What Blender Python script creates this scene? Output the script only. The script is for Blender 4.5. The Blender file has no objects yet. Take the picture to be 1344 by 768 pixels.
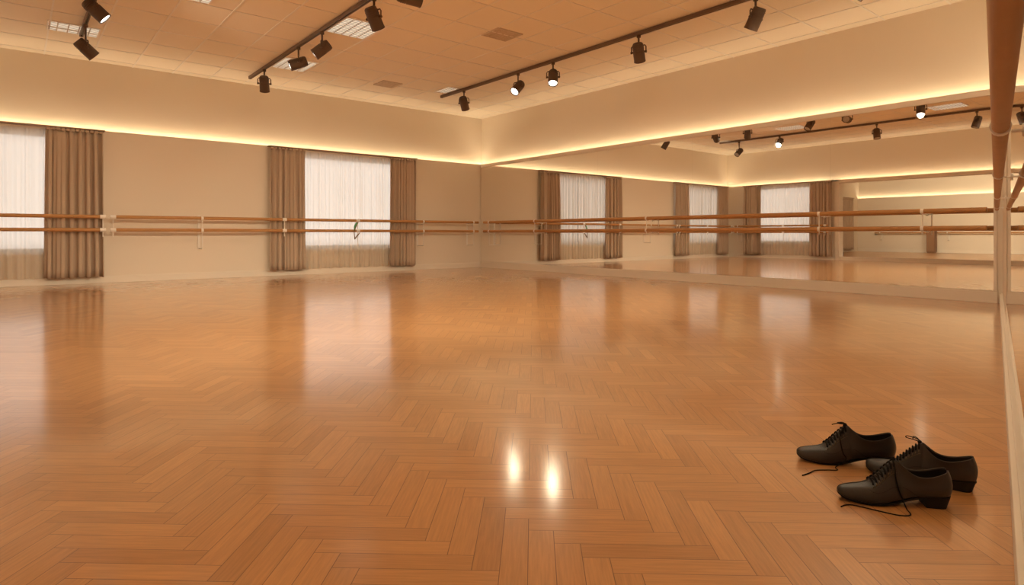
import bpy, math, random
from mathutils import Vector, Matrix
random.seed(7)
S = bpy.context.scene
COL = S.collection
PI = math.pi

# ------------------------------------------------------------------ camera frame
F_PX, Y0 = 801.1, 307.75
CAM = Vector((10.8397, -7.9788, 0.72))
FWD = Vector((-0.77392, 0.63328, 0.0))
RGT = Vector((0.63328, 0.77392, 0.0))
UP = Vector((0, 0, 1))
HC, HK = 2.256, 3.29          # cove lip and ceiling heights
HB, HL = 0.9765, 0.786        # upper and lower barre heights
YD = -9.97                    # far wall opposite the mirrors
C0 = Vector((9.130, 0.0, 0))  # corner of mirror wall and the near right wall
CD = Vector((0.21327, -0.97699, 0))
CN = Vector((-0.97699, -0.21327, 0))
LC = 10.6


def floor_pt(px, py, z=0.0):
    """where the sight line through a pixel meets height z"""
    Z = (CAM.z - z) * F_PX / (py - Y0)
    p = CAM + FWD * Z + RGT * ((px - 672) / F_PX * Z)
    return Vector((p.x, p.y, z))


# ------------------------------------------------------------------ mesh helpers
class MB:
    def __init__(self):
        self.v, self.f, self.m = [], [], []

    def add(self, verts, faces, mat=0):
        b = len(self.v)
        self.v += [Vector(p) for p in verts]
        self.f += [tuple(i + b for i in q) for q in faces]
        self.m += [mat] * len(faces)
        return self

    def box(self, lo, hi, mat=0, fn=None):
        x0, y0, z0 = lo
        x1, y1, z1 = hi
        vs = [(x0, y0, z0), (x1, y0, z0), (x1, y1, z0), (x0, y1, z0),
              (x0, y0, z1), (x1, y0, z1), (x1, y1, z1), (x0, y1, z1)]
        if fn:
            vs = [fn(*p) for p in vs]
        return self.add(vs, [(0, 3, 2, 1), (4, 5, 6, 7), (0, 1, 5, 4), (1, 2, 6, 5), (2, 3, 7, 6), (3, 0, 4, 7)], mat)

    def tube(self, pts, r, seg=10, mat=0, cap=True, closed=False):
        pts = [Vector(p) for p in pts]
        n = len(pts)
        rs = r if isinstance(r, (list, tuple)) else [r] * n
        rings, prev = [], None
        for i, p in enumerate(pts):
            if closed:
                t = pts[(i + 1) % n] - pts[i - 1]
            else:
                t = pts[min(i + 1, n - 1)] - pts[max(i - 1, 0)]
            t.normalize()
            if prev is None:
                a = Vector((0, 0, 1)) if abs(t.z) < .9 else Vector((1, 0, 0))
                u = t.cross(a).normalized()
            else:
                u = (prev - t * prev.dot(t)).normalized()
            prev = u
            w = t.cross(u)
            rings.append([p + (u * math.cos(2 * PI * k / seg) + w * math.sin(2 * PI * k / seg)) * rs[i] for k in range(seg)])
        vs = [q for ring in rings for q in ring]
        fs = []
        for i in range(n if closed else n - 1):
            j = (i + 1) % n
            for k in range(seg):
                k2 = (k + 1) % seg
                fs.append((i * seg + k, i * seg + k2, j * seg + k2, j * seg + k))
        if cap and not closed:
            fs.append(tuple(range(seg))[::-1])
            fs.append(tuple((n - 1) * seg + k for k in range(seg)))
        return self.add(vs, fs, mat)

    def lathe(self, prof, origin, axis, seg=24, mat=0):
        """prof: list of (distance along axis, radius)"""
        ax = Vector(axis).normalized()
        a = Vector((0, 0, 1)) if abs(ax.z) < .9 else Vector((1, 0, 0))
        u = ax.cross(a).normalized()
        w = ax.cross(u)
        o = Vector(origin)
        vs, fs = [], []
        for d, r in prof:
            for k in range(seg):
                c = 2 * PI * k / seg
                vs.append(o + ax * d + (u * math.cos(c) + w * math.sin(c)) * r)
        for i in range(len(prof) - 1):
            for k in range(seg):
                k2 = (k + 1) % seg
                fs.append((i * seg + k, i * seg + k2, (i + 1) * seg + k2, (i + 1) * seg + k))
        return self.add(vs, fs, mat)

    def build(self, name, mats, parent=None, base=None, smooth=False, bevel=0, subsurf=0, solid=0, auto=None):
        """link as ONE object; vertices are given in world space, base is its origin"""
        if base is None:
            if parent is not None:
                base = Vector((0, 0, 0))
            else:
                xs = [p.x for p in self.v]; ys = [p.y for p in self.v]; zs = [p.z for p in self.v]
                base = Vector(((min(xs) + max(xs)) / 2, (min(ys) + max(ys)) / 2, min(zs)))
        pw = world_loc(parent) if parent else Vector((0, 0, 0))
        if parent is not None:
            base = pw
        me = bpy.data.meshes.new(name)
        me.from_pydata([tuple(p - base) for p in self.v], [], self.f)
        for m in (mats if isinstance(mats, (list, tuple)) else [mats]):
            me.materials.append(m)
        for p, mi in zip(me.polygons, self.m):
            p.material_index = mi
            p.use_smooth = smooth
        me.update()
        o = bpy.data.objects.new(name, me)
        COL.objects.link(o)
        if parent is not None:
            o.parent = parent
        else:
            o.location = base
        if bevel:
            b = o.modifiers.new('bevel', 'BEVEL'); b.width = bevel; b.segments = 2; b.limit_method = 'ANGLE'
        if solid:
            s = o.modifiers.new('thickness', 'SOLIDIFY'); s.thickness = solid; s.offset = 0
        if subsurf:
            s = o.modifiers.new('smooth', 'SUBSURF'); s.levels = subsurf; s.render_levels = subsurf
        if auto:
            me.set_sharp_from_angle(angle=math.radians(auto))
        return o


def world_loc(o):
    p = Vector((0, 0, 0))
    while o is not None:
        p += Vector(o.location)
        o = o.parent
    return p


def thing(name, label, cat, loc, group=None):
    o = bpy.data.objects.new(name, None)
    COL.objects.link(o)
    o.location = loc
    o.empty_display_size = .1
    return tag(o, label, cat, group)


def tag(o, label, cat, group=None):
    o['label'] = label
    o['category'] = cat
    if group:
        o['group'] = group
    return o


def struct(o, label=None):
    o['kind'] = 'structure'
    if label:
        o['label'] = label
    return o


# ------------------------------------------------------------------ materials
def mat(name, col, rough=.5, metal=0.0, spec=.5, **kw):
    m = bpy.data.materials.new(name)
    m.use_nodes = True
    b = m.node_tree.nodes['Principled BSDF']
    b.inputs['Base Color'].default_value = (*col, 1)
    b.inputs['Roughness'].default_value = rough
    b.inputs['Metallic'].default_value = metal
    b.inputs['Specular IOR Level'].default_value = spec
    for k, v in kw.items():
        b.inputs[k].default_value = v
    return m


def nd(m, t, **kw):
    n = m.node_tree.nodes.new(t)
    for k, v in kw.items():
        setattr(n, k, v)
    return n


def lk(m, a, b):
    m.node_tree.links.new(a, b)


def noise_bump(m, scale, strength, dist=.002, detail=3, coord='Object'):
    b = m.node_tree.nodes['Principled BSDF']
    tc = nd(m, 'ShaderNodeTexCoord')
    n = nd(m, 'ShaderNodeTexNoise'); n.inputs['Scale'].default_value = scale; n.inputs['Detail'].default_value = detail
    bp = nd(m, 'ShaderNodeBump'); bp.inputs['Strength'].default_value = strength; bp.inputs['Distance'].default_value = dist
    lk(m, tc.outputs[coord], n.inputs['Vector']); lk(m, n.outputs['Fac'], bp.inputs['Height']); lk(m, bp.outputs['Normal'], b.inputs['Normal'])
    return tc, n


def noise_tint(m, scale, c0, c1, vec_scale=(1, 1, 1)):
    b = m.node_tree.nodes['Principled BSDF']
    tc = nd(m, 'ShaderNodeTexCoord'); mp = nd(m, 'ShaderNodeMapping'); mp.inputs['Scale'].default_value = vec_scale
    n = nd(m, 'ShaderNodeTexNoise'); n.inputs['Scale'].default_value = scale; n.inputs['Detail'].default_value = 4
    r = nd(m, 'ShaderNodeMix', data_type='RGBA')
    r.inputs[6].default_value = (*c0, 1); r.inputs[7].default_value = (*c1, 1)
    lk(m, tc.outputs['Object'], mp.inputs['Vector']); lk(m, mp.outputs['Vector'], n.inputs['Vector'])
    lk(m, n.outputs['Fac'], r.inputs[0]); lk(m, r.outputs[2], b.inputs['Base Color'])


WALL = mat('wall_paint', (.80, .72, .62), .85, spec=.2); noise_bump(WALL, 90, .12, .001)
TRIMM = mat('white_trim_paint', (.82, .75, .66), .55, spec=.3)
CEIL = mat('mineral_ceiling_tile', (.86, .79, .68), .9, spec=.15); noise_bump(CEIL, 160, .5, .002, 5)
TBAR = mat('white_ceiling_grid_metal', (.84, .80, .74), .38, spec=.5)
STEEL = mat('white_coated_metal', (.86, .82, .77), .4, spec=.4)
TRACK = mat('dark_bronze_track', (.17, .11, .078), .45, metal=.3)
BLACK = mat('dark_spotlight_housing', (.105, .066, .045), .5, spec=.4); noise_bump(BLACK, 300, .1, .0005)  # near-black lightened to brown, haze put into the colour
BARRE = mat('varnished_barre_wood', (.56, .27, .095), .42, spec=.25)
noise_tint(BARRE, 14, (.54, .29, .12), (.42, .21, .078), (1, 1, 6))
RODM = mat('dark_curtain_rail_metal', (.34, .23, .155), .6)
VENT = mat('vent_metal', (.60, .50, .40), .5)
VENTD = mat('vent_dark_interior', (.10, .07, .05), .9)
PVC = mat('window_frame_white', (.82, .80, .76), .4)


def emis(name, col, strength):
    m = bpy.data.materials.new(name); m.use_nodes = True
    nt = m.node_tree
    nt.nodes.remove(nt.nodes['Principled BSDF'])
    e = nt.nodes.new('ShaderNodeEmission'); e.inputs[0].default_value = (*col, 1); e.inputs[1].default_value = strength
    nt.links.new(e.outputs[0], nt.nodes['Material Output'].inputs[0])
    return m


LED_COL = (1.0, .81, .52)
LENS_ON = emis('lit_lamp_lens', (1.0, .93, .80), 5.0)
LENS_OFF = mat('unlit_lamp_lens', (.5, .45, .4), .15, spec=.6)
LEDM = emis('led_strip_glow', LED_COL, 5.0)
DIFF = emis('dim_ceiling_diffuser', (1.0, .86, .66), 1.1)

# mirror
MIRR = mat('mirror_glass', (.93, .91, .88), .01, metal=1.0)
MEDGE = mat('mirror_edge', (.45, .38, .30), .4)

# glass
GLASS = bpy.data.materials.new('window_glass'); GLASS.use_nodes = True
nt = GLASS.node_tree; nt.nodes.remove(nt.nodes['Principled BSDF'])
_t = nt.nodes.new('ShaderNodeBsdfTransparent'); _g = nt.nodes.new('ShaderNodeBsdfGlossy'); _g.inputs['Roughness'].default_value = .02
_f = nt.nodes.new('ShaderNodeFresnel'); _f.inputs[0].default_value = 1.45
_m = nt.nodes.new('ShaderNodeMixShader')
nt.links.new(_f.outputs[0], _m.inputs[0]); nt.links.new(_t.outputs[0], _m.inputs[1]); nt.links.new(_g.outputs[0], _m.inputs[2])
nt.links.new(_m.outputs[0], nt.nodes['Material Output'].inputs[0])


# fabrics
def fabric(name, c0, c1, transl, transp=0.0):
    m = bpy.data.materials.new(name); m.use_nodes = True
    nt = m.node_tree; b = nt.nodes['Principled BSDF']
    b.inputs['Roughness'].default_value = .9; b.inputs['Specular IOR Level'].default_value = .1
    noise_tint(m, 30, c0, c1, (1, 1, .06))
    tr = nt.nodes.new('ShaderNodeBsdfTranslucent'); tr.inputs[0].default_value = (*c0, 1)
    mx = nt.nodes.new('ShaderNodeMixShader'); mx.inputs[0].default_value = transl
    nt.links.new(b.outputs[0], mx.inputs[1]); nt.links.new(tr.outputs[0], mx.inputs[2])
    out = mx
    if transp:
        tp = nt.nodes.new('ShaderNodeBsdfTransparent')
        m2 = nt.nodes.new('ShaderNodeMixShader'); m2.inputs[0].default_value = transp
        nt.links.new(mx.outputs[0], m2.inputs[1]); nt.links.new(tp.outputs[0], m2.inputs[2])
        out = m2
    nt.links.new(out.outputs[0], nt.nodes['Material Output'].inputs[0])
    return m


DRAPE = fabric('taupe_drape_fabric', (.60, .47, .365), (.53, .41, .315), .10)
SHEER = fabric('sheer_voile', (.86, .80, .73), (.85, .79, .715), .62, .14)


# floor wood
def floor_mat():
    m = bpy.data.materials.new('herringbone_oak'); m.use_nodes = True
    b = m.node_tree.nodes['Principled BSDF']
    uv = nd(m, 'ShaderNodeUVMap'); uv.uv_map = 'plank'
    at = nd(m, 'ShaderNodeAttribute'); at.attribute_name = 'tone'
    # grain: stretched noise along the plank, shifted per plank
    sep = nd(m, 'ShaderNodeSeparateXYZ'); lk(m, uv.outputs[0], sep.inputs[0])
    cmb = nd(m, 'ShaderNodeCombineXYZ')
    mu = nd(m, 'ShaderNodeMath', operation='MULTIPLY'); mu.inputs[1].default_value = 9.0
    mv = nd(m, 'ShaderNodeMath', operation='MULTIPLY'); mv.inputs[1].default_value = 170.0
    mw = nd(m, 'ShaderNodeMath', operation='MULTIPLY'); mw.inputs[1].default_value = 57.0
    lk(m, sep.outputs[0], mu.inputs[0]); lk(m, sep.outputs[1], mv.inputs[0]); lk(m, at.outputs['Fac'], mw.inputs[0])
    lk(m, mu.outputs[0], cmb.inputs[0]); lk(m, mv.outputs[0], cmb.inputs[1]); lk(m, mw.outputs[0], cmb.inputs[2])
    n = nd(m, 'ShaderNodeTexNoise'); n.inputs['Scale'].default_value = 1.0; n.inputs['Detail'].default_value = 4; n.inputs['Roughness'].default_value = .6
    lk(m, cmb.outputs[0], n.inputs['Vector'])
    ramp = nd(m, 'ShaderNodeValToRGB')
    e = ramp.color_ramp.elements
    e[0].position = 0.0; e[0].color = (.46, .210, .070, 1)
    e[1].position = 1.0; e[1].color = (.62, .305, .110, 1)
    lk(m, at.outputs['Fac'], ramp.inputs[0])
    g = nd(m, 'ShaderNodeMapRange'); g.inputs[1].default_value = .3; g.inputs[2].default_value = .7; g.inputs[3].default_value = .84; g.inputs[4].default_value = 1.10
    lk(m, n.outputs['Fac'], g.inputs[0])
    mul = nd(m, 'ShaderNodeVectorMath', operation='SCALE'); lk(m, ramp.outputs[0], mul.inputs[0]); lk(m, g.outputs[0], mul.inputs['Scale'])
    # seams
    def edge(sock, size):
        a = nd(m, 'ShaderNodeMath', operation='SUBTRACT'); a.inputs[0].default_value = size; lk(m, sock, a.inputs[1])
        mn = nd(m, 'ShaderNodeMath', operation='MINIMUM'); lk(m, sock, mn.inputs[0]); lk(m, a.outputs[0], mn.inputs[1])
        return mn.outputs[0]
    mn = nd(m, 'ShaderNodeMath', operation='MINIMUM'); lk(m, edge(sep.outputs[0], PL), mn.inputs[0]); lk(m, edge(sep.outputs[1], PW), mn.inputs[1])
    sr = nd(m, 'ShaderNodeMapRange'); sr.inputs[1].default_value = .0003; sr.inputs[2].default_value = .0013
    lk(m, mn.outputs[0], sr.inputs[0])
    mix = nd(m, 'ShaderNodeMix', data_type='RGBA'); mix.inputs[6].default_value = (.16, .066, .026, 1)
    lk(m, sr.outputs[0], mix.inputs[0]); lk(m, mul.outputs[0], mix.inputs[7]); lk(m, mix.outputs[2], b.inputs['Base Color'])
    b.inputs['Roughness'].default_value = .34
    b.inputs['Specular IOR Level'].default_value = .5
    b.inputs['Coat Weight'].default_value = 1.0
    b.inputs['Coat IOR'].default_value = 1.57
    b.inputs['Coat Roughness'].default_value = .135
    bp = nd(m, 'ShaderNodeBump'); bp.inputs['Strength'].default_value = .25; bp.inputs['Distance'].default_value = .0006
    add = nd(m, 'ShaderNodeMath', operation='MULTIPLY_ADD'); add.inputs[1].default_value = .25
    lk(m, n.outputs['Fac'], add.inputs[0]); lk(m, sr.outputs[0], add.inputs[2])
    lk(m, add.outputs[0], bp.inputs['Height']); lk(m, bp.outputs['Normal'], b.inputs['Normal'])
    # varnish has slow undulation
    tc = nd(m, 'ShaderNodeTexCoord'); n2 = nd(m, 'ShaderNodeTexNoise'); n2.inputs['Scale'].default_value = 26; n2.inputs['Detail'].default_value = 2
    bp2 = nd(m, 'ShaderNodeBump'); bp2.inputs['Strength'].default_value = .05; bp2.inputs['Distance'].default_value = .002
    lk(m, tc.outputs['Object'], n2.inputs['Vector']); lk(m, n2.outputs['Fac'], bp2.inputs['Height']); lk(m, bp2.outputs['Normal'], b.inputs['Coat Normal'])
    return m


PW, NPL = .0605, 5
PL = PW * NPL
WOOD = floor_mat()


def build_floor():
    th = math.radians(-2.0)
    fa = Vector((FWD.x * math.cos(th) - FWD.y * math.sin(th), FWD.x * math.sin(th) + FWD.y * math.cos(th), 0))
    ra = Vector((fa.y, -fa.x, 0))
    anchor = floor_pt(752.6, 654.7)
    o = anchor - ra * PL + fa * PW
    vs, fs, uvs, tones = [], [], [], []
    n = NPL
    def inside(p):
        return -.02 < p.x < 11.5 and YD - .02 < p.y < .02

    def plank(a0, b0, a1, b1, along):
        cs = [o + ra * (a * PW) + fa * (b * PW) for a, b in ((a0, b0), (a1, b0), (a1, b1), (a0, b1))]
        if not any(inside(c) for c in cs):
            return
        i = len(vs)
        vs.extend([(c.x, c.y, 0) for c in cs])
        fs.append((i, i + 1, i + 2, i + 3))
        if along:
            uvs.extend([(0, 0), (PL, 0), (PL, PW), (0, PW)])
        else:
            uvs.extend([(0, 0), (0, PW), (PL, PW), (PL, 0)])
        tones.append(min(1, max(0, random.gauss(.5, .2))))
    for k in range(-260, 261):
        for m_ in range(-40, 41):
            a = k + 2 * n * m_
            if abs(a) > 260:
                continue
            plank(a, -k - 1, a + n, -k, True)
            plank(a + n, -k - 1, a + n + 1, -k - 1 + n, False)
    me = bpy.data.meshes.new('floor')
    me.from_pydata(vs, [], fs)
    ul = me.uv_layers.new(name='plank')
    for i, u in enumerate(uvs):
        ul.data[i].uv = u
    at = me.attributes.new('tone', 'FLOAT', 'FACE')
    for i, t in enumerate(tones):
        at.data[i].value = t
    me.materials.append(WOOD)
    ob = bpy.data.objects.new('floor', me); COL.objects.link(ob)
    struct(ob, 'glossy honey oak herringbone parquet floor')
    print('planks', len(fs))


build_floor()


# ------------------------------------------------------------------ walls
REC = .11        # recess of the wall above the light cove
WINS_L = {'window_1': (-4.28, -1.98), 'window_2': (-9.33, -7.03)}
WZ0, WZ1 = .46, 2.17


def wall_boxes(mb, tr, L, holes):
    """lower wall (with window openings), cove ledge and lip, recessed upper wall; tr(along, out, z)"""
    xs = [-.3]
    for a, b in sorted(holes):
        xs += [a, b]
    xs.append(L)
    for i in range(0, len(xs), 2):
        mb.box((xs[i], -.26, -.02), (xs[i + 1], 0, HC - .05), fn=tr)
    for a, b in holes:
        mb.box((a, -.26, -.02), (b, 0, WZ0), fn=tr)
        mb.box((a, -.26, WZ1), (b, 0, HC - .05), fn=tr)
    mb.box((-.3, -.26, HC - .05), (L, -REC, HK + .15), fn=tr)
    mb.box((-.3 + REC, -.02, HC - .05), (L, 0, HC), fn=tr)     # lip that hides the strip
    return mb


TA = lambda a, o, z: Vector((o, -a, z))            # left wall, x = 0, along -y
TB = lambda a, o, z: Vector((a, -o, z))            # mirror wall, y = 0, along +x
TD = lambda a, o, z: Vector((a, YD + o, z))        # wall opposite the mirrors
WOFF = -.028
TC = lambda a, o, z: C0 + CD * a + CN * (o + WOFF) + UP * z


def flip(mb):
    mb.f = [tuple(reversed(q)) for q in mb.f]
    return mb


struct(wall_boxes(MB(), TA, 10.25, [(1.98, 4.28), (7.03, 9.33)]).build('wall_left', WALL, base=Vector((0, 0, 0))), 'cream wall with two curtained windows')
struct(wall_boxes(MB(), TB, 9.6, []).build('wall_right', WALL, base=Vector((0, 0, 0))), 'cream wall behind the long mirrors')
def wall_rear():
    mb = wall_boxes(MB(), TD, 3.36, [(.85, 3.05)])
    mb.box((3.36, -.26, HC - .05), (11.6, -REC, HK + .15), fn=TD)      # lintel over the opening
    mb.box((3.36 - .3, -.02, HC - .05), (11.6, 0, HC), fn=TD)
    mb.box((3.36, -.26, HC - .09), (11.6, 0, HC - .05), fn=TD)
    mb.box((9.0, -.26, -.02), (11.6, 0, HC - .09), fn=TD)
    mb.box((3.36, -.14, 0), (9.0, 0, .10), fn=TD)                      # low kerb across the opening
    return mb


struct(wall_rear().build('wall_rear', WALL, base=Vector((0, 0, 0))), 'cream wall seen only in the mirrors')
struct(wall_boxes(MB(), TC, LC, []).build('wall_near', WALL, base=Vector((0, 0, 0))), 'cream wall beside the camera at the right edge')

# ceiling slab with its metal grid
mb = MB()
mb.box((-.3, YD - .3, HK), (11.8, .3, HK + .2), 0)
GX, GY = .66, .54
x = 3.39 - GX * 5
while x < 11.5:
    mb.box((x - .009, YD - REC, HK - .006), (x + .009, REC, HK + .001), 1); x += GX
y = -6.55 - GY * 6
while y < .1:
    mb.box((-REC, y - .009, HK - .006), (11.6, y + .009, HK + .001), 1); y += GY
struct(mb.build('ceiling', [CEIL, TBAR], base=Vector((0, 0, HK))), 'suspended ceiling of square tiles in a thin metal grid')

# baseboards
def board(name, tr, a0, a1, th, hh):
    b = MB().box((a0, 0, 0), (a1, th, hh), fn=tr)
    b.box((a0, 0, hh), (a1, th * .55, hh + .012), fn=tr)
    return struct(b.build(name, TRIMM, bevel=.003))


board('baseboard_left', TA, .02, 9.95, .018, .095)
board('baseboard_right', TB, .02, 9.12, .02, .115)
board('baseboard_rear', TD, .02, 3.29, .018, .10)
board('baseboard_near', TC, .02, 10.2, .028, .095)
# casing bands around the mirrors
b = MB().box((.02, 0, 2.185), (9.12, .022, HC - .004), fn=TB)
struct(b.build('trim_1', TRIMM, bevel=.002), 'slim cream band between mirror tops and light cove')
b = MB().box((3.30, -.27, 0), (3.40, .02, 2.16), fn=TD)
struct(b.build('trim_2', TRIMM, bevel=.002), 'cream upright casing of the wide opening seen in the mirror')
b = MB().box((9.085, 0, .125), (9.112, .02, 2.185), fn=TB)
struct(b.build('trim_3', TRIMM, bevel=.002), 'narrow upright cream strip at the right end of the mirrors')

# ---- second studio behind the wide opening, built instead of a facing mirror's reflections
YE = -20.0
TE = lambda a, o, z: Vector((a, YE + o, z))
TF = lambda a, o, z: Vector((o, -a, z))
struct(wall_boxes(MB(), TE, 11.6, []).build('wall_far', WALL, base=Vector((0, YE, 0))), 'plain cream far wall of the second studio, seen in the mirror')
b = MB().box((-.26, YE - .2, -.02), (0, -16.4, HK + .15))
p0, p1 = Vector((3.30, YD - .25, 0)), Vector((-.1, -16.7, 0))
dn = (p1 - p0).normalized(); nn = Vector((-dn.y, dn.x, 0))
b.box((0, 0, -.02), ((p1 - p0).length, -.2, HK + .15), fn=lambda a, o, z: p0 + dn * a + nn * o + UP * z)
struct(b.build('wall_far_left', WALL))
b = MB().box((11.3, YE - .2, -.02), (11.56, YD - .26, HK + .15))
struct(b.build('wall_far_right', WALL))
def slab(z0, z1):
    poly = [(3.2, YD - .26), (11.6, YD - .26), (11.6, YE - .3), (-.3, YE - .3), (-.3, -16.6)]
    n = len(poly)
    v = [(x_, y_, z0) for x_, y_ in poly] + [(x_, y_, z1) for x_, y_ in poly]
    f = [tuple(range(n)), tuple(range(n, 2 * n))[::-1]] + [(k, k + n, (k + 1) % n + n, (k + 1) % n) for k in range(n)]
    return MB().add(v, f)
struct(slab(HK, HK + .2).build('ceiling_far', CEIL))
b = slab(-.06, -.002)
FLOOR2 = mat('plain_oak_floor', (.50, .29, .14), .34, **{'Coat Weight': .5, 'Coat Roughness': .13})
noise_tint(FLOOR2, 6, (.56, .33, .16), (.44, .25, .12), (1, 12, 1))
struct(b.build('floor_far', FLOOR2), 'oak floor of the second studio')
board('baseboard_far', TE, .02, 11.2, .018, .11)

# ------------------------------------------------------------------ windows
def window(name, tr, a0, a1, label):
    fr = MB()
    w = .06
    o0, o1 = -.17, -.10
    fr.box((a0, o0, WZ0), (a0 + w, o1, WZ1), fn=tr); fr.box((a1 - w, o0, WZ0), (a1, o1, WZ1), fn=tr)
    fr.box((a0 + w, o0, WZ0), (a1 - w, o1, WZ0 + w), fn=tr); fr.box((a0 + w, o0, WZ1 - w), (a1 - w, o1, WZ1), fn=tr)
    c = (a0 + a1) / 2
    base = tr(c, -.13, WZ0)
    win = struct(fr.build(name, PVC, base=base, bevel=.004), label)
    for p0, p1 in ((a0 + w, a1 - w),):
        MB().box((p0, -.138, WZ0 + w), (p1, -.132, WZ1 - w), fn=tr).build('window_pane', GLASS, parent=win)
    MB().box((a0 - .03, -.10, WZ0 - .025), (a1 + .03, .012, WZ0), fn=tr).build('window_sill', PVC, parent=win, bevel=.004)
    return win


window('window_1', TA, 1.98, 4.28, 'window behind the sheer curtains in the middle of the photo')
window('window_2', TA, 7.03, 9.33, 'window behind the sheer curtains at the left edge')
window('window_3', TD, .85, 3.05, 'window seen only in the mirror')


# ------------------------------------------------------------------ curtains
def cloth(tr, a0, a1, out, z0, z1, nf, amp, seed, flare=0.0):
    rnd = random.Random(seed)
    cols, rows = nf * 10, 16
    ph = [rnd.uniform(-.5, .5) for _ in range(nf + 2)]
    am = [rnd.uniform(.65, 1.2) for _ in range(nf + 2)]
    lean = [rnd.uniform(-.35, .35) for _ in range(nf + 2)]
    vs, fs = [], []
    for r in range(rows + 1):
        t = r / rows                      # 0 top, 1 hem
        for c in range(cols + 1):
            u = c / cols
            k = u * nf
            i = int(min(k, nf - 1e-6)); fr_ = k - i
            lerp = lambda arr: arr[i] * (1 - fr_) + arr[i + 1] * fr_
            A = amp * lerp(am) * (.55 + .45 * min(1, t * 3))
            s = math.sin(2 * PI * (k + lerp(ph) + lerp(lean) * t * .5))
            s = math.copysign(abs(s) ** .8, s)
            mid = .5
            a = a0 + (a1 - a0) * u + (u - mid) * flare * t + .25 * A * math.sin(4 * PI * k + 1)
            hem = .006 * math.sin(2 * PI * k * .5 + seed) if r == rows else 0
            vs.append(tr(a, out + A * s, z1 + (z0 - z1) * t + hem))
    for r in range(rows):
        for c in range(cols):
            p = r * (cols + 1) + c
            fs.append((p, p + 1, p + cols + 2, p + cols + 1))
    return MB().add(vs, fs)


def drape(tr, a0, a1, nf, seed, label, group='heavy taupe drapes'):
    ob = cloth(tr, a0, a1, .118, .10, 2.205, nf + 1, .043, seed, .03).build('drape_curtain', DRAPE, smooth=True, solid=.004)
    tag(ob, label, 'curtain', group)
    h = MB()
    n = nf * 2
    for i in range(n):
        a = a0 + (a1 - a0) * (i + .5) / n
        h.box((a - (a1 - a0) / n * .42, .085, 2.190), (a + (a1 - a0) / n * .42, .145, 2.226), fn=tr)
    pw = ob.location.copy()
    hd = h.build('pleated_heading', DRAPE, parent=ob, bevel=.008)


def sheer(tr, a0, a1, nf, seed, label):
    ob = cloth(tr, a0, a1, .042, .105, 2.20, nf, .023, seed).build('sheer_curtain', SHEER, smooth=True)
    tag(ob, label, 'sheer curtain', 'white sheer curtains')


def rail(tr, a0, a1, label):
    r = MB().box((a0, .03, 2.228), (a1, .15, 2.246), fn=tr)
    ob = r.build('curtain_rail', RODM, bevel=.003)
    tag(ob, label, 'curtain rail', 'curtain rails')


# middle window of the left wall  (a = distance from the corner)
drape(TA, 3.95, 4.56, 5, 1, 'taupe drape at the left side of the middle window')
drape(TA, 1.70, 2.28, 5, 2, 'taupe drape at the right side of the middle window, nearest the room corner')
sheer(TA, 3.009, 4.31, 13, 3, 'left half of the glowing white sheer curtain on the middle window')
sheer(TA, 1.95, 3.004, 11, 4, 'right half of the glowing white sheer curtain on the middle window')
rail(TA, 1.68, 4.58, 'dark curtain rail above the middle window')
# window at the left edge of the photograph
drape(TA, 6.95, 7.62, 6, 5, 'wide taupe drape beside the window at the left edge of the photo')
drape(TA, 9.12, 9.70, 5, 6, 'taupe drape in the far left corner, seen in the mirror')
sheer(TA, 6.99, 8.362, 14, 7, 'white sheer curtain cut off by the left edge of the photo')
sheer(TA, 8.368, 9.37, 11, 8, 'white sheer beside the corner drape, seen in the mirror')
rail(TA, 6.93, 9.72, 'dark curtain rail above the window at the left edge')
# window in the opposite wall, only in the mirror
drape(TD, .58, 1.16, 5, 9, 'taupe drape left of the rightmost window reflected in the mirror')
drape(TD, 2.64, 3.25, 5, 10, 'taupe drape right of the rightmost window reflected in the mirror')
sheer(TD, .81, 1.912, 11, 11, 'left half of the sheer on the rightmost window reflected in the mirror')
sheer(TD, 1.919, 3.09, 12, 12, 'right half of the sheer on the rightmost window reflected in the mirror')
rail(TD, .56, 3.27, 'dark curtain rail reflected in the mirror above its rightmost window')

# ------------------------------------------------------------------ mirrors
def mirror(tr, a0, a1, z0, z1, label, off=.006):
    b = MB().box((a0, 0.001, z0), (a1, off, z1), 0, fn=tr)
    b.m = [1, 1, 1, 1, 0, 1] if tr is not TD else [1, 1, 1, 1, 0, 1]
    ob = b.build('wall_mirror', [MIRR, MEDGE])
    tag(ob, label, 'mirror', 'tall wall mirrors')


seams = [.012, 1.75, 3.48, 5.41, 7.43, 9.083]
ml = ['tall mirror panel next to the room corner', 'tall mirror panel reflecting the middle window',
      'tall mirror panel in the middle of the mirror wall', 'tall mirror panel reflecting the rightmost window',
      'tall mirror panel at the right end of the mirror wall']
for i in range(5):
    mirror(TB, seams[i] + .0006, seams[i + 1] - .0006, .13, 2.184, ml[i])
mirror(TC, 3.15, 10.0, .12, 2.2, 'mirror on the near wall at the right edge of the photo')


# ------------------------------------------------------------------ barres
def ring(mb, tr, a, out, z, r, w):
    p0, p1 = tr(a - w / 2, out, z), tr(a + w / 2, out, z)
    mb.tube([p0, p1], r, 14)


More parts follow.
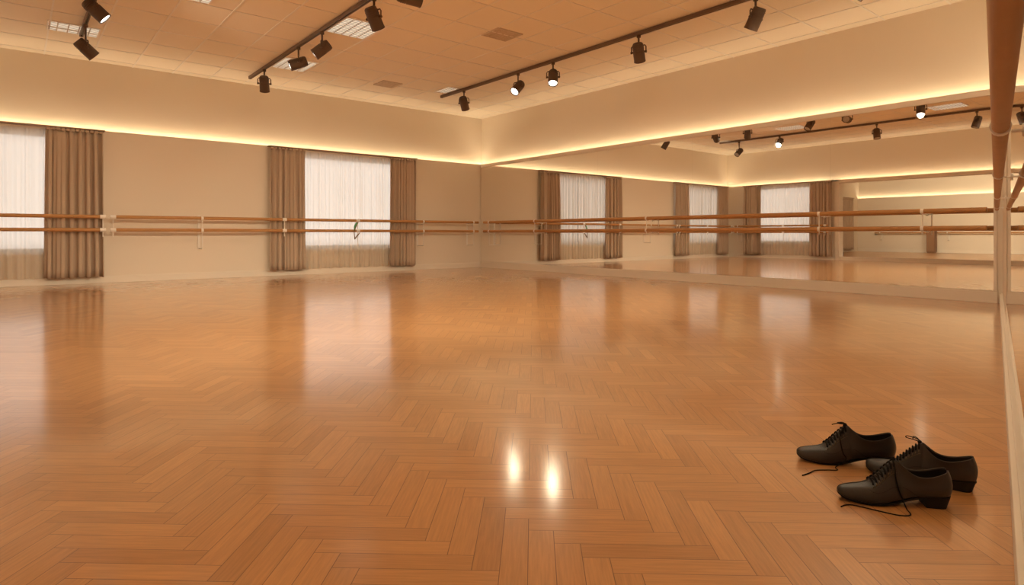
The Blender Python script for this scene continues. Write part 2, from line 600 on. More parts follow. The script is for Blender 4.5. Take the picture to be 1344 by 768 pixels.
def barre(tr, a0, a1, out, brackets, joints, label, links=(), rad=.0255, rails=(HB, HL), group='wooden ballet barres', ends=True):
    mid = tr((a0 + a1) / 2, out, rails[-1])
    root = thing('ballet_barre', label, 'ballet barre', mid, group)
    for z in rails:
        n = 12
        MB().tube([tr(a0 + (a1 - a0) * i / n, out, z) for i in range(n + 1)], rad, 16).build('rail', BARRE, parent=root, smooth=True, auto=40)
    for a in brackets:
        k = MB()
        k.box((a - .016, .001, rails[-1] - .30), (a + .016, .009, rails[0] + .05), fn=tr)           # wall plate
        for z in rails:
            k.tube([tr(a, .008, z - .055), tr(a, out * .5, z - .055), tr(a, out - .012, z - .045), tr(a, out, z - .02)], .0075, 8)
            ring(k, tr, a, out, z, rad + .004, .034)
        k.tube([tr(a, out, rails[-1] - .30), tr(a, out, rails[0])], .0065, 8)
        k.tube([tr(a, .008, rails[-1] - .29), tr(a, out, rails[-1] - .29)], .0065, 8)
        k.build('bracket', STEEL, parent=root, smooth=True, auto=35)
    for a in links:          # slim fixing on the mirror: collars and a short upright
        k = MB()
        for z in rails:
            k.tube([tr(a, .010, z - .03), tr(a, out * .6, z - .03), tr(a, out, z - .01)], .006, 8)
            k.lathe([(0, 0), (0, .018), (.005, .018), (.006, 0)], tr(a, .0075, z - .03), tr(a, 1, 0) - tr(a, 0, 0), 14)
            ring(k, tr, a, out, z, rad + .004, .03)
        k.tube([tr(a, out, rails[-1] - .07), tr(a, out, rails[0])], .0065, 8)
        k.build('bracket', STEEL, parent=root, smooth=True, auto=35)
    for a in joints:
        k = MB()
        for z in rails:
            ring(k, tr, a, out, z, rad + .004, .07)
        if len(rails) > 1:
            k.tube([tr(a, out, rails[-1] - (.34 if a in (3.01, 8.365, 1.92) else .10)), tr(a, out, rails[0])], .0075, 8)
        k.build('joint_collar', STEEL, parent=root, smooth=True, auto=35)
    return root


barre(TA, .24, 6.87, .235, [.37, 1.60, 5.65], [3.01, 4.36, 6.84], 'double wooden barre across the middle window, along the far left wall')
barre(TA, 6.93, 9.75, .235, [], [6.965, 8.365, 9.7], 'double wooden barre in front of the window at the left edge')
barre(TB, .33, 9.06, .16, [.52], [], 'double wooden barre running along the mirror wall', links=(1.98, 4.67, 7.36, 8.48), rad=.027)
barre(TD, .35, 3.2, .235, [.45], [1.92, 3.12], 'double barre across the rightmost window reflected in the mirror')
barre(TE, .75, 10.8, .235, [.95, 3.3, 6.1, 8.8], [], 'thin double barre along the far plain wall reflected in the mirror')
drape(TF, 17.7, 19.25, 9, 13, 'narrow taupe drape reflected just beyond the cream casing in the mirror')
rail(TF, 17.65, 19.3, 'dark curtain rail of the drape reflected beyond the cream casing')
CAB = mat('brown_cabinet_wood', (.24, .13, .075), .5, spec=.3)
CABP = mat('brown_cabinet_panel', (.30, .17, .10), .5, spec=.3)
X_CAB = 2.85
root = thing('cabinet', 'narrow brown cabinet against the plain far wall, reflected in the mirror', 'cabinet', (X_CAB, YE + .46, 0))
MB().box((X_CAB - .14, YE + .33, .04), (X_CAB + .14, YE + .60, .92)).build('carcass', CAB, parent=root, bevel=.006)
MB().box((X_CAB - .12, YE + .60, .07), (X_CAB + .12, YE + .62, .89)).build('door', CABP, parent=root, bevel=.004)
MB().box((X_CAB - .12, YE + .35, 0), (X_CAB + .12, YE + .58, .04)).build('plinth', CAB, parent=root)

# single barre on the wall right beside the camera, seen end-on overhead
BO = .050
root = thing('ballet_barre', 'single thick wooden barre overhead at the top right, seen nearly end on', 'ballet barre', TC(5, BO, HB), 'wooden ballet barres')
MB().tube([TC(.25 + 9.7 * i / 20, BO, HB) for i in range(21)], .0175, 20).build('rail', BARRE, parent=root, smooth=True, auto=40)
for Zc in (1.44, 2.6, 4.1, 5.6):
    # distance along the wall whose depth from the camera is Zc
    a = ((C0 - CAM).dot(FWD) - Zc) / -(CD.dot(FWD))
    k = MB()
    ring(k, TC, a, BO, HB, .0212, .034)
    k.tube([TC(a, -.001, HB - .012), TC(a, BO - .02, HB - .012)], .004, 8)
    k.lathe([(0, .0), (0, .016), (.004, .016), (.005, 0)], TC(a, .001 + .0055, HB - .012), CN, 12)
    k.build('bracket', STEEL, parent=root, smooth=True, auto=35)

# green ribbon on the bracket in front of the middle window
GREEN = mat('green_ribbon_cloth', (.16, .42, .22), .8, spec=.1)
OLIVE = mat('brown_cord', (.22, .13, .05), .8, spec=.1)
A = lambda a, o, z: TA(a, o, z)
root = thing('ribbon', 'small green ribbon with brown cord hung on the barre bracket before the middle window', 'ribbon', TA(3.10, .272, .55))
vs, fs = [], []
for i in range(9):
    t = i / 8
    w = .018 + .035 * math.sin(PI * min(1, t * 1.1))
    cx = 3.10 - .05 + .05 * t
    vs += [TA(cx - w / 2, .278 + .008 * math.sin(5 * t), HB - .03 - t * .15), TA(cx + w / 2, .278 - .006 * math.sin(4 * t), HB - .03 - t * .15)]
for i in range(8):
    fs.append((2 * i, 2 * i + 1, 2 * i + 3, 2 * i + 2))
MB().add(vs, fs).build('ribbon_strip', GREEN, parent=root, smooth=True, solid=.003)
k = MB()
k.tube([TA(3.020, .28, HB - .03), TA(3.060, .282, HB - .10), TA(3.095, .278, HB - .19), TA(3.10, .277, HL - .03), TA(3.09, .278, HL - .16)], .008, 8)
k.tube([TA(3.09, .278, HL - .15), TA(3.040, .280, HL - .09), TA(2.990, .282, HL - .035)], [.011, .012, .007], 8)
k.build('cord', OLIVE, parent=root, smooth=True)

# ------------------------------------------------------------------ ceiling fixtures
def ceiling_light(x0, x1, y0, y1, label):
    root = thing('ceiling_light', label, 'ceiling light', ((x0 + x1) / 2, (y0 + y1) / 2, HK - .012), 'recessed ceiling lights')
    f = MB(); w = .016; z0, z1 = HK - .012, HK
    f.box((x0, y0, z0), (x1, y0 + w, z1)); f.box((x0, y1 - w, z0), (x1, y1, z1))
    f.box((x0, y0 + w, z0), (x0 + w, y1 - w, z1)); f.box((x1 - w, y0 + w, z0), (x1, y1 - w, z1))
    f.build('frame', TBAR, parent=root)
    MB().box((x0 + w, y0 + w, HK - .003), (x1 - w, y1 - w, HK - .001)).build('diffuser', DIFF, parent=root)
    l = MB()
    nx = max(3, round((x1 - x0) / .055)); ny = max(3, round((y1 - y0) / .11))
    for i in range(1, nx):
        xx = x0 + (x1 - x0) * i / nx
        l.box((xx - .0035, y0 + w, HK - .012), (xx + .0035, y1 - w, HK - .0035))
    for i in range(1, ny):
        yy = y0 + (y1 - y0) * i / ny
        l.box((x0 + w, yy - .005, HK - .0125), (x1 - w, yy + .005, HK - .0035))
    l.build('louvre', VENT, parent=root)


ceiling_light(3.40, 4.04, -4.93, -4.41, 'square louvred ceiling light behind the middle track, near its top end')
ceiling_light(1.30, 1.95, -4.93, -4.43, 'louvred ceiling light partly hidden by the middle track spotlights')
ceiling_light(1.27, 1.68, -7.66, -7.12, 'narrow louvred ceiling light at the top left, behind the left spotlights')
ceiling_light(1.50, 1.95, -2.12, -1.90, 'small ceiling light peeking out behind the first spotlight of the right track')
ceiling_light(3.45, 4.05, -6.80, -6.28, 'ceiling light reflected in the middle of the mirror')
ceiling_light(6.60, 7.20, -6.80, -6.28, 'ceiling light reflected at the right of the mirror')


def fill_below(cx, cy, sx, sy, power):
    li = bpy.data.lights.new('ceiling_fill', 'AREA'); li.shape = 'RECTANGLE'; li.size = sx; li.size_y = sy
    li.energy = power; li.color = (1.0, .84, .57)
    lo = bpy.data.objects.new('ceiling_fill', li); COL.objects.link(lo); lo.location = (cx, cy, HK - .02)
    return lo


PNEAR = 17  # unseen fixtures and area lights added to brighten the near floor
for cx, cy, nm in ((8.75, -2.3, 'beyond the mirror end'), (8.75, -4.6, 'in the middle'), (8.75, -6.9, 'over the viewer')):
    ceiling_light(cx - .32, cx + .32, cy - .27, cy + .27, 'added louvred ceiling light of an unseen row above the viewer, ' + nm)
    fill_below(cx, cy, .56, .46, PNEAR)


def ceiling_vent(x0, x1, y0, y1, label):
    root = thing('ceiling_vent', label, 'air vent', ((x0 + x1) / 2, (y0 + y1) / 2, HK - .014), 'ceiling air vents')
    f = MB(); w = .02; z0, z1 = HK - .014, HK
    f.box((x0, y0, z0), (x1, y0 + w, z1)); f.box((x0, y1 - w, z0), (x1, y1, z1))
    f.box((x0, y0 + w, z0), (x0 + w, y1 - w, z1)); f.box((x1 - w, y0 + w, z0), (x1, y1 - w, z1))
    f.build('frame', VENT, parent=root)
    MB().box((x0 + w, y0 + w, HK - .002), (x1 - w, y1 - w, HK - .0005)).build('backing', VENTD, parent=root)
    s = MB()
    for i in range(7):
        xx = x0 + w + (x1 - x0 - 2 * w) * (i + .5) / 7
        s.add([(xx - .014, y0 + w, HK - .012), (xx + .008, y0 + w, HK - .004), (xx + .008, y1 - w, HK - .004), (xx - .014, y1 - w, HK - .012),
               (xx - .014, y0 + w, HK - .010), (xx + .008, y0 + w, HK - .002), (xx + .008, y1 - w, HK - .002), (xx - .014, y1 - w, HK - .010)],
              [(0, 3, 2, 1), (4, 5, 6, 7), (0, 1, 5, 4), (1, 2, 6, 5), (2, 3, 7, 6), (3, 0, 4, 7)])
    for i in range(1, 4):
        yy = y0 + (y1 - y0) * i / 4
        s.box((x0 + w, yy - .005, HK - .013), (x1 - w, yy + .005, HK - .003))
    s.build('slats', VENT, parent=root)


ceiling_vent(4.52, 4.88, -3.32, -2.92, 'brown slatted air vent in the ceiling between the middle and right tracks')
ceiling_vent(1.25, 1.62, -3.20, -2.84, 'smaller looking air vent far back in the ceiling, near the left wall')

# ------------------------------------------------------------------ tracks and spotlights
TZ = HK - .05


def track(y, x0, x1, label):
    t = MB()
    t.box((x0, y - .022, TZ), (x1, y - .008, HK - .0065)); t.box((x0, y + .008, TZ), (x1, y + .022, HK - .0065))
    t.box((x0, y - .008, TZ + .02), (x1, y + .008, HK - .0065))
    t.box((x0 - .012, y - .024, TZ - .002), (x0, y + .024, HK - .0065)); t.box((x1, y - .024, TZ - .002), (x1 + .012, y + .024, HK - .0065))
    ob = t.build('lighting_track', TRACK, bevel=.002)
    tag(ob, label, 'lighting track', 'ceiling lighting tracks')


Y1, Y2, Y3 = -7.30, -5.0, -1.85
track(Y3, 1.30, 8.7, 'dark track of the right row, running from the corner to the top of the photo')
track(Y2, .50, 8.9, 'dark track of the middle row, cut off at the top edge')
track(Y1, 1.35, 9.2, 'short looking dark track at the top left, behind two spotlights')

LAMP = (1.0, .84, .57)
PSPOT = 130
PWASH = 470
PFAR = 820


def spotlight(x, y, aim, label, lit=False, drop=.13, power=PSPOT, size=1.0, cone=128, world=False):
    """aim = (right, down, toward) in the view of someone at the camera"""
    top = Vector((x, y, TZ))
    d = (top - CAM).normalized()
    rt = d.cross(UP).normalized()
    a = (rt * aim[0] - rt.cross(d) * aim[1] - d * aim[2]).normalized()
    root = thing('track_spotlight', label, 'spotlight', top, 'track spotlights')
    if world:
        a = Vector(aim).normalized()
    R, Lh = .070 * size, .235 * size
    piv = top - UP * (drop + .085)
    # horizontal pivot axis, square to the aim
    h = a.cross(UP)
    h = h.normalized() if h.length > .05 else RGT.copy()
    s = MB()
    s.lathe([(0, 0), (0, .026), (.03, .026), (.034, .012), (drop, .011), (drop, 0)], top, -UP, 14)
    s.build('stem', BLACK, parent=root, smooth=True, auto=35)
    yk = MB()
    yw = R + .022
    pts = [piv + h * yw * sgn + UP * z for sgn, z in ((-1, -.012), (-1, .05))]
    arc = [piv - h * yw - UP * .015, piv - h * yw + UP * .065, piv - h * (yw - .012) + UP * .083, piv + h * (yw - .012) + UP * .083, piv + h * yw + UP * .065, piv + h * yw - UP * .015]
    yk.tube(arc, .0075, 8)
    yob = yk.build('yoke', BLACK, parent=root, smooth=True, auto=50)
    hd = MB()
    b = -Lh * .48
    prof = [(b, 0), (b, R * .80), (b + .012, R * .93), (b + .03, R * .96), (b + Lh * .40, R * .97), (b + Lh * .42, R * 1.02), (b + Lh * .9, R * 1.02),
            (b + Lh, R * 1.06), (b + Lh, R * .93), (b + Lh - .018, R * .90), (b + Lh - .019, 0)]
    hd.lathe(prof, piv, a, 28)
    for j in range(3):   # cooling grooves round the back
        hd.lathe([(b + .035 + j * .018, R * .96), (b + .037 + j * .018, R * 1.015), (b + .043 + j * .018, R * 1.015), (b + .045 + j * .018, R * .96)], piv, a, 28)
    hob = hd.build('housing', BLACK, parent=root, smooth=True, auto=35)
    ln = MB().lathe([(b + Lh - .018, R * .89), (b + Lh - .010, R * .86), (b + Lh - .004, R * .5), (b + Lh - .002, 0)], piv, a, 28)
    lob = ln.build('lens', LENS_ON if lit else LENS_OFF, parent=hob, smooth=True)
    if lit:
        lob['label'] = 'bright glowing lens'
    for sgn in (-1, 1):
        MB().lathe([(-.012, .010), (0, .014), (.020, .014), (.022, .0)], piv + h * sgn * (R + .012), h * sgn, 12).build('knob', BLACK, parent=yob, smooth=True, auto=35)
    if lit:
        li = bpy.data.lights.new('spot_beam', 'SPOT')
        li.energy = power; li.color = LAMP; li.spot_size = math.radians(cone); li.spot_blend = 1.0; li.shadow_soft_size = .05
        lo = bpy.data.objects.new('spot_beam', li); COL.objects.link(lo)
        lo.parent = root
        lo.location = (piv - top) + a * (b + Lh + .01)
        lo.rotation_euler = a.to_track_quat('-Z', 'Y').to_euler()
    return root


# left row
spotlight(1.92, Y1, (.73, .68, -.02), 'dark spotlight at the top left, lower of the two before the narrow light', drop=.20)
spotlight(3.05, Y1, (.73, .63, .26), 'dark lit spotlight at the top left, cut by the top edge', lit=True, drop=.06, cone=140)
spotlight(5.33, Y1, (.15, .22, -1), 'unlit spotlight of the left row, seen in the mirror hanging upright right of the middle', world=True)
spotlight(7.20, Y1, (-.25, .15, -1), 'unlit spotlight reflected just left of the thick overhead barre', world=True)
# middle row
spotlight(1.22, Y2, (.05, .93, -.30), 'first unlit spotlight of the middle track, at its lower left end')
spotlight(2.66, Y2, (-.92, .36, .10), 'lit spotlight of the middle track turned sideways to the left', lit=True, power=40, cone=85)
spotlight(3.47, Y2, (-.74, .60, .08), 'lit spotlight of the middle track in its square yoke, third from the lower end', lit=True, power=60, cone=95)
spotlight(4.88, Y2, (.38, .90, -.15), 'unlit spotlight of the middle track beside the big louvred light')
spotlight(5.62, Y2, (.90, .18, -.25), 'spotlight cut off by the top edge, tilted nearly level')
spotlight(6.90, Y2, (.13, .44, -.90), 'lit spotlight reflected high in the right part of the mirror', lit=True, world=True, power=8)
# unseen spotlights added at the track ends wash the far half of the room
for yy, tgt in ((Y3, (5.0, -3.2, 0)), (Y2, (5.0, -5.0, 0)), (Y1, (5.0, -6.6, 0))):
    p = Vector((8.55, yy, 3.1))
    spotlight(8.55, yy, tuple(Vector(tgt) - p), {Y3: 'added fill spotlight at the unseen near end of the right track', Y2: 'added fill spotlight at the unseen near end of the middle track', Y1: 'added fill spotlight at the unseen near end of the left track'}[yy],
              lit=True, world=True, power=PWASH, cone=92)
# unseen row added above the second studio's opening brightens its plain far wall
track(-11.2, 4.2, 10.2, 'added dark track of the second studio, unseen above its wide opening')
for xx, nm in ((4.8, 'nearest the cream casing'), (7.2, 'in the middle of its row'), (9.6, 'farthest from the cream casing')):
    spotlight(xx, -11.2, (-.05, -8.6, -2.0), 'added fill spotlight of the second studio, ' + nm, lit=True, world=True, power=PFAR, cone=100)
# right row
spotlight(2.02, Y3, (.22, .90, -.35), 'first unlit spotlight at the far end of the right track')
spotlight(3.50, Y3, (-.48, .55, .70), 'lit spotlight with bright round lens turned to the left, second on the right track', lit=True, power=30)
spotlight(4.30, Y3, (-.03, .72, .70), 'lit spotlight with bright round lens facing straight down, third on the right track', lit=True, power=30)
spotlight(5.88, Y3, (.12, .92, -.28), 'unlit spotlight of the right track hanging upright, fourth from the corner')
spotlight(7.45, Y3, (-.42, .90, .0), 'unlit spotlight near the top right edge, tilted square against the wall')

# ------------------------------------------------------------------ cove lighting
def cove(tr, a0, a1, label, power):
    z = HC - .045
    ob = MB().box((a0, -REC + .012, z - .004), (a1, -REC + .028, z), fn=tr).build('led_strip', LEDM)
    tag(ob, label, 'light strip', 'hidden cove light strips')
    li = bpy.data.lights.new('cove_glow', 'AREA')
    li.shape = 'RECTANGLE'; li.size = a1 - a0; li.size_y = .05; li.energy = power * (a1 - a0); li.color = LED_COL
    lo = bpy.data.objects.new('cove_glow', li); COL.objects.link(lo)
    c = tr((a0 + a1) / 2, -REC * .5, z + .006)
    ax = (tr(a1, 0, 0) - tr(a0, 0, 0)).normalized()
    m = Matrix((ax, -UP.cross(ax) * -1, UP)).transposed()   # light looks along local -Z
    zax = -UP
    out_ = (tr(0, 1, 0) - tr(0, 0, 0)).normalized()
    zax = -(UP * math.cos(TILT) + out_ * math.sin(TILT))
    yax = zax.cross(ax)
    m = Matrix((ax, yax, zax)).transposed()
    lo.matrix_world = Matrix.Translation(c) @ m.to_4x4()
    lo.parent = ob
    lo.matrix_parent_inverse = Matrix.Translation(-Vector(ob.location))


TILT = math.radians(38)
PCOVE = 2.8
cove(TA, -.08, 10.0, 'glowing light strip in the cove above the curtained left wall', PCOVE)
cove(TB, -.08, 9.2, 'glowing light strip in the cove above the mirror wall', PCOVE * .85)
cove(TD, -.08, 11.2, 'glowing light strip in the cove reflected in the mirror', PCOVE)
cove(TE, -.08, 11.2, 'glowing light strip in the cove of the second studio, lowest glowing line in the mirror', PCOVE)
cove(TC, -.0, 10.2, 'glowing light strip in the cove of the near right wall', PCOVE * .6)

# ------------------------------------------------------------------ shoes
LEATHER = mat('black_shoe_leather', (.024, .018, .014), .34, spec=.5)
noise_bump(LEATHER, 700, .5, .0008, 2)
LINING = mat('dark_shoe_lining', (.020, .015, .012), .9, spec=.1)
SOLEM = mat('black_shoe_sole', (.012, .009, .008), .7, spec=.3)
LACE = mat('black_cotton_lace', (.012, .009, .008), .85, spec=.15)
STITCH = mat('worn_facing_edge', (.10, .072, .045), .7, spec=.2)


def interp(tab, x):
    if x <= tab[0][0]:
        return tab[0][1]
    for (x0, y0), (x1, y1) in zip(tab, tab[1:]):
        if x <= x1:
            t = (x - x0) / (x1 - x0)
            return y0 + (y1 - y0) * t
    return tab[-1][1]


def smooth_tab(tab, x):
    """Catmull-Rom through the table"""
    n = len(tab)
    for i in range(n - 1):
        if x <= tab[i + 1][0] or i == n - 2:
            x0, y0 = tab[i]; x1, y1 = tab[i + 1]
            t = min(1, max(0, (x - x0) / (x1 - x0)))
            m0 = (tab[i + 1][1] - tab[i - 1][1]) / (tab[i + 1][0] - tab[i - 1][0]) if i > 0 else (y1 - y0) / (x1 - x0)
            m1 = (tab[i + 2][1] - tab[i][1]) / (tab[i + 2][0] - tab[i][0]) if i < n - 2 else (y1 - y0) / (x1 - x0)
            h = x1 - x0
            return ((2 * t**3 - 3 * t**2 + 1) * y0 + (t**3 - 2 * t**2 + t) * h * m0 + (-2 * t**3 + 3 * t**2) * y1 + (t**3 - t**2) * h * m1)


ZS = [(0, .033), (.03, .031), (.07, .029), (.105, .0215), (.14, .0115), (.17, .0065), (.195, .0050), (.225, .0060), (.25, .0088), (.27, .0118), (.282, .0163), (.288, .0225)]
WB = [(0, .006), (.003, .0130), (.008, .0200), (.02, .0270), (.045, .0310), (.075, .0300), (.11, .0295), (.145, .0355), (.175, .0425), (.20, .0445), (.225, .0420), (.25, .0360), (.266, .0285), (.278, .0200), (.285, .0120), (.288, .005)]
ZT = [(0, .106), (.02, .099), (.05, .0885), (.08, .0850), (.10, .0915), (.118, .1065), (.130, .1185), (.136, .1195), (.15, .109), (.17, .0895), (.185, .0735), (.197, .0620), (.21, .0535), (.225, .0490), (.245, .0462), (.262, .0432), (.275, .0405), (.283, .0370), (.288, .0310)]
CW = [(0, .006), (.004, .0140), (.012, .0205), (.03, .0262), (.06, .0300), (.09, .0285), (.115, .0200), (.133, .009)]
X_OPEN = .132


def center_y(x):
    return .010 * max(0, (x - .12) / .17) ** 1.5 - .0


def side(x, tau):
    """(half width, height) on the outer wall"""
    zs, zt, w = smooth_tab(ZS, x), smooth_tab(ZT, x), max(.002, smooth_tab(WB, x))
    z = zs + (zt - zs) * tau
    if x < X_OPEN:
        cw = smooth_tab(CW, x)
        bulge = w * (.93 + .10 * math.sin(PI * min(1, tau * 1.5)))
        t = max(0, (tau - .22) / .78)
        k = t * t * (3 - 2 * t)
        return bulge * (1 - k) + cw * k, z
    cw = .0085 * max(0, 1 - (x - X_OPEN) / .075)
    t = max(0, (tau - .12) / .88)
    ex = 2.0 + .0 * x
    prof = math.sqrt(max(0, 1 - t ** ex))
    # instep is steeper and more pointed than the toe box
    ins = max(0, min(1, (.20 - x) / .06))
    prof = prof * (1 - ins) + (1 - t ** 1.35) * ins
    wl = w * (.95 + .05 * min(1, tau * 8))
    return cw + (wl - cw) * prof, z


def shoe_upper():
    xs = [0, .002, .006, .012, .02, .03, .045, .06, .075, .09, .102, .112, .120, .126, .1305, .1335, .138, .142, .152, .163, .174, .185, .196, .207, .22, .233, .246, .258, .268, .276, .282, .286, .288]
    NS, NI = 10, 3
    rings = []
    for x in xs:
        cy = center_y(x)
        zs = smooth_tab(ZS, x)
        rt, lf = [], []
        for j in range(NS + 1):
            hw, z = side(x, j / NS)
            rt.append((x, cy - hw, z)); lf.append((x, cy + hw, z))
        hw, zt = side(x, 1)
        if x < X_OPEN:
            iw = max(.002, hw - .0035)
            bz = zs + .012
            inner = [(x + (.004 if x < .01 else 0), cy - iw, zt - .002), (x, cy - iw * 1.05, (zt + bz) / 2), (x, cy - iw * .9, bz),
                     (x, cy, bz), (x, cy + iw * .9, bz), (x, cy + iw * 1.05, (zt + bz) / 2), (x + (.004 if x < .01 else 0), cy + iw, zt - .002)]
        else:
            inner = [(x, cy + hw * t, zt + .0012 * (1 - t * t)) for t in (-.75, -.5, -.25, 0, .25, .5, .75)]
        rings.append(rt + inner + lf[::-1] + [(x, cy, zs)])
    n = len(rings[0])
    vs = [p for r in rings for p in r]
    fs, mm = [], []
    for i in range(len(rings) - 1):
        for k in range(n):
            k2 = (k + 1) % n
            fs.append((i * n + k, i * n + k2, (i + 1) * n + k2, (i + 1) * n + k))
            mm.append(1 if (NS < k < NS + 7 and xs[i + 1] < .1345) else 0)
    fs.append(tuple(range(n))[::-1]); mm.append(0)
    fs.append(tuple((len(rings) - 1) * n + k for k in range(n))); mm.append(0)
    out = []
    for x, y, z in vs:      # the counter swells backwards above the heel seat
        if x < .05:
            k = (1 - x / .05) ** 2
            t = (z - .031) / .075
            x += k * (-.0075 * math.sin(PI * min(1, max(0, t)) ** .9) + .006 * max(0, t) ** 2)
        out.append((x, y, z))
    vs = out
    mb = MB(); mb.add(vs, fs); mb.m = mm
    return mb


def shoe_sole():
    mb = MB()
    xs = [-.002 + .2885 * i / 36 for i in range(37)]
    vs, fs = [], []
    for x in xs:
        xc = min(max(x, 0), .288)
        zs = smooth_tab(ZS, xc); w = smooth_tab(WB, xc) - .0012
        if x < .085:
            w *= .95
        cy = center_y(xc)
        zb = zs - .0046
        vs += [(x, cy - w, zs + .0008), (x, cy + w, zs + .0008), (x, cy + w * .97, zb), (x, cy - w * .97, zb)]
    for i in range(36):
        for k in range(4):
            k2 = (k + 1) % 4
            fs.append((i * 4 + k, (i + 1) * 4 + k, (i + 1) * 4 + k2, i * 4 + k2))
    fs.append((0, 1, 2, 3)); fs.append((147, 146, 145, 144))
    return mb.add(vs, fs)


def shoe_heel():
    """Cuban heel: wide at the seat, tapering to a smaller top piece"""
    mb = MB()
    lev = [(.030, -.001, .086, 1.0), (.026, .000, .082, .98), (.018, .003, .074, .93), (.008, .0065, .068, .90), (.0, .0085, .066, .88)]
    seg = 24
    vs, fs = [], []
    for z, x0, x1, k in lev:
        for s in range(seg):
            a = 2 * PI * s / seg
            c, sn = math.cos(a), math.sin(a)
            # D shape: round back, flat breast
            if c <= 0:
                x = x0 + (x1 - x0) * .36 * (1 + c)
                yv = 0.0285 * k * sn
            else:
                q = min(1, c * 1.6)
                x = x0 + (x1 - x0) * (.36 + .64 * q)
                yv = 0.0285 * k * math.copysign(min(1, abs(sn) * 1.0 + (.25 if abs(sn) > .05 else 0)) if c < .8 else abs(sn) / .6, sn)
            vs.append((x, yv, z))
    for i in range(len(lev) - 1):
        for s in range(seg):
            s2 = (s + 1) % seg
            fs.append((i * seg + s, (i + 1) * seg + s, (i + 1) * seg + s2, i * seg + s2))
    fs.append(tuple(range(seg))); fs.append(tuple(range((len(lev) - 1) * seg, len(lev) * seg))[::-1])
    return mb.add(vs, fs)


def on_upper(x, tau, sgn, lift=.001):
    hw, z = side(x, tau)
    return Vector((x, center_y(x) + sgn * (hw + lift * .7), z + lift))


def curve_pts(ctrl, n=8):
    P = [Vector(p) for p in ctrl]
    out = []
    for i in range(len(P) - 1):
        p0, p1, p2, p3 = P[max(i - 1, 0)], P[i], P[i + 1], P[min(i + 2, len(P) - 1)]
        for k in range(n):
            t = k / n
            out.append(.5 * ((2 * p1) + (-p0 + p2) * t + (2 * p0 - 5 * p1 + 4 * p2 - p3) * t * t + (-p0 + 3 * p1 - 3 * p2 + p3) * t**3))
    out.append(P[-1])
    return out


def shoe(heel, toe, label, lace_world, loops, mirror_y=1, length=.288):
    """heel and toe: floor points under the ends of the shoe"""
    d = (toe - heel); d.z = 0; d.normalize()
    side_v = Vector((-d.y, d.x, 0)) * mirror_y
    sc = length / .288
    root = thing('dance_shoe', label, 'shoe', heel.copy(), 'black lace-up dance shoes')
    root.location.z = 0
    def W(p):
        return heel + d * (p[0] * sc) + side_v * (p[1] * sc) + UP * (p[2] * sc)
    def put(mb, name, m, par=None, **kw):
        mb.v = [W(p) for p in mb.v]
        if mirror_y < 0:
            flip(mb)
        return mb.build(name, m, parent=par or root, **kw)
    up_ = put(shoe_upper(), 'upper', [LEATHER, LINING], smooth=True, subsurf=2)
    put(shoe_sole(), 'sole', SOLEM, smooth=True, auto=40)
    put(shoe_heel(), 'heel', SOLEM, smooth=True, auto=40)
    # facing with rungs of lace over the instep
    lc = MB()
    n = 8
    for i in range(n):
        x = .142 + .0082 * i
        t = .90
        l, r = on_upper(x, .87, 1, .0012), on_upper(x + .0015, .87, -1, .0012)
        l2, r2 = on_upper(x, .96, 1, .0020), on_upper(x + .0015, .96, -1, .0020)
        hw, zt = side(x, 1.0)
        top = Vector((x + .001, center_y(x), zt + .0032))
        lc.tube(curve_pts([l, l2, top, r2, r], 4), .0027, 7)
        if i:
            l0 = on_upper(x - .0082, t, 1, .002)
            lc.tube(curve_pts([l0, (l0 + r) * .5 + Vector((0, 0, .005)), r], 4), .0016, 6)
    put(lc, 'lacing', LACE, smooth=True)
    for sg in (1, -1):
        ey = MB()
        for i in range(n):
            x = .142 + .0082 * i
            ey.tube([on_upper(x, .835, sg, .0006), on_upper(x + .001, .76, sg, .0006)], .0011, 6)
        ey.tube(curve_pts([on_upper(.138 + .0085 * k, .735 + .006 * k, sg, .0002) for k in range(8)], 2), .0007, 6)
        put(ey, 'facing_stitching', STITCH, up_, smooth=True)
        sm = MB()
        sm.tube(curve_pts([on_upper(.215, .80, sg, -.0002), on_upper(.200, .58, sg, -.0002), on_upper(.178, .44, sg, -.0002), on_upper(.150, .42, sg, -.0002), on_upper(.120, .38, sg, -.0002), on_upper(.098, .22, sg, -.0002), on_upper(.084, .05, sg, -.0002)], 5), .0007, 6)
        put(sm, 'seam', SOLEM, up_, smooth=True)
    # loose lace: from the top eyelet down the side and along the floor
    if lace_world:
        start, floor_pts, sg = lace_world
        ctrl = [W(p) for p in start] + floor_pts
        MB().tube(curve_pts(ctrl, 10), .0016, 8).build('loose_lace', LACE, parent=root, smooth=True)
    for ctrl in loops:
        MB().tube(curve_pts([W(p) for p in ctrl], 8), .0014, 7).build('bow_loop', LACE, parent=root, smooth=True)
    kn = MB()
    kn.lathe([(-.006, 0), (-.005, .004), (0, .0062), (.005, .004), (.006, 0)], (.141, center_y(.141), .1215), (0, 1, 0), 10)
    put(kn, 'knot', LACE, smooth=True)
    return root


FL = lambda px, py: floor_pt(px, py, .0017)


def drop_side(x, sg):
    return [(.141, .004 * sg, .122), tuple(on_upper(x, .86, sg, .004)), tuple(on_upper(x, .60, sg, .003)), tuple(on_upper(x - .004, .32, sg, .003)), tuple(on_upper(x - .012, .08, sg, .004))]


# front shoe
h3, t3 = floor_pt(1246, 665), floor_pt(1099, 652)
shoe(h3, t3, 'black leather dance shoe nearest the camera, long lace on the floor', (drop_side(.142, 1), [FL(1190, 668), FL(1195, 676), FL(1180, 676.5), FL(1150, 670), FL(1125, 664), FL(1112, 662.5), FL(1104, 665)], 1),
     [], length=.274)
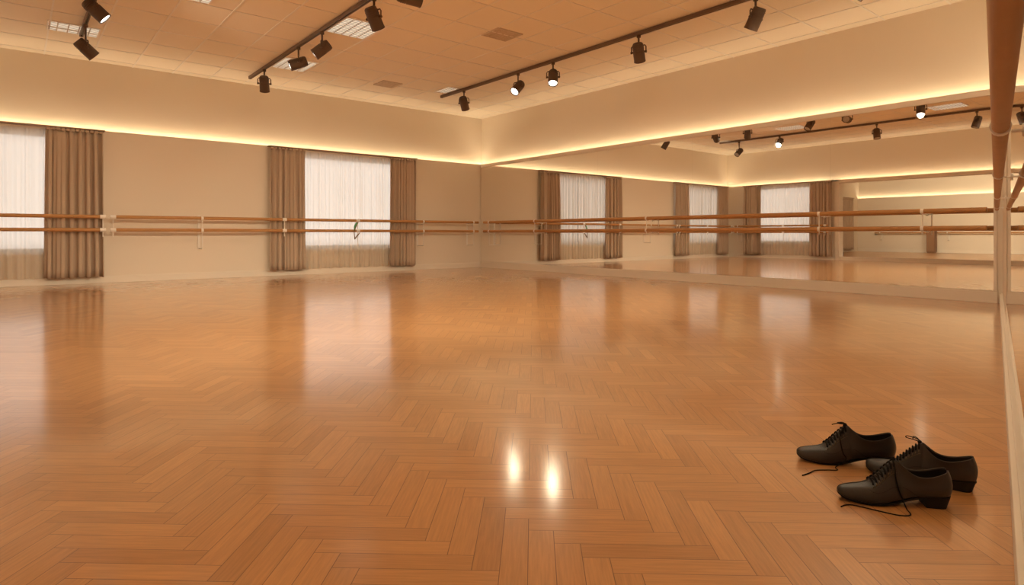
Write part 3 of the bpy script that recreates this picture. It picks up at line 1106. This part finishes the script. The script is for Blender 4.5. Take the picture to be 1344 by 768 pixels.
# rear right shoe
h2, t2 = floor_pt(1281, 646), floor_pt(1141, 617)
shoe(h2, t2, 'black leather dance shoe at the right, its toe hidden behind the front shoe', None,
     [[(.138, 0, 0.123), (.150, .006, 0.132), (.172, .016, 0.138), (.176, .006, 0.130), (.155, -.002, 0.125), (.138, 0, 0.123)],
      [(.138, 0, 0.123), (.150, -.012, 0.130), (.160, -.024, 0.128), (.158, -.014, 0.122), (.138, 0, 0.122)]], length=.268)
# rear left shoe
h1, t1 = floor_pt(1173, 612), floor_pt(1043, 601)
shoe(h1, t1, 'black leather dance shoe at the back left, short lace end on the floor', (drop_side(.160, 1), [FL(1097, 613), FL(1099, 617), FL(1085, 617), FL(1070, 617.5), FL(1062, 621), FL(1053, 624)], 1),
     [[(.138, 0, 0.123), (.150, .008, 0.131), (.166, .012, 0.130), (.160, .004, 0.125), (.138, 0, 0.123)],
      [(.138, 0, 0.123), (.152, -.004, 0.125), (.168, -.003, 0.122), (.180, .002, 0.120)]], length=.280)

# ------------------------------------------------------------------ daylight
w = bpy.data.worlds.new('World'); S.world = w; w.use_nodes = True
bg = w.node_tree.nodes['Background']
bg.inputs[0].default_value = (1.0, .93, .86, 1)
bg.inputs[1].default_value = 2.15
for tr, a0, a1, nrm in ((TA, 1.98, 4.28, Vector((1, 0, 0))), (TA, 7.03, 9.33, Vector((1, 0, 0))), (TD, .85, 3.05, Vector((0, 1, 0)))):
    li = bpy.data.lights.new('daylight_portal', 'AREA'); li.shape = 'RECTANGLE'
    li.size = a1 - a0; li.size_y = WZ1 - WZ0
    li.cycles.is_portal = True
    lo = bpy.data.objects.new('daylight_portal', li); COL.objects.link(lo)
    lo.location = tr((a0 + a1) / 2, -.20, (WZ0 + WZ1) / 2)
    lo.rotation_euler = nrm.to_track_quat('-Z', 'Y').to_euler()

# ------------------------------------------------------------------ camera and output
cd = bpy.data.cameras.new('Camera')
cam = bpy.data.objects.new('Camera', cd); COL.objects.link(cam)
cd.sensor_fit = 'HORIZONTAL'; cd.sensor_width = 36.0
cd.lens = F_PX / 1344 * 36.0
cd.shift_y = -(384 - Y0) / 1344
cd.clip_start = .01
cam.location = CAM
cam.rotation_euler = FWD.to_track_quat('-Z', 'Y').to_euler()
S.camera = cam
vs_ = S.view_settings
vs_.view_transform = 'Standard'; vs_.look = 'None'; vs_.gamma = 1.0; vs_.use_curve_mapping = False
vs_.exposure = 0.0
cy = S.cycles
cy.max_bounces = 14; cy.diffuse_bounces = 6; cy.glossy_bounces = 10; cy.transmission_bounces = 6; cy.transparent_max_bounces = 12
cy.sample_clamp_indirect = 6.0
cy.use_denoising = True
cy.caustics_reflective = True
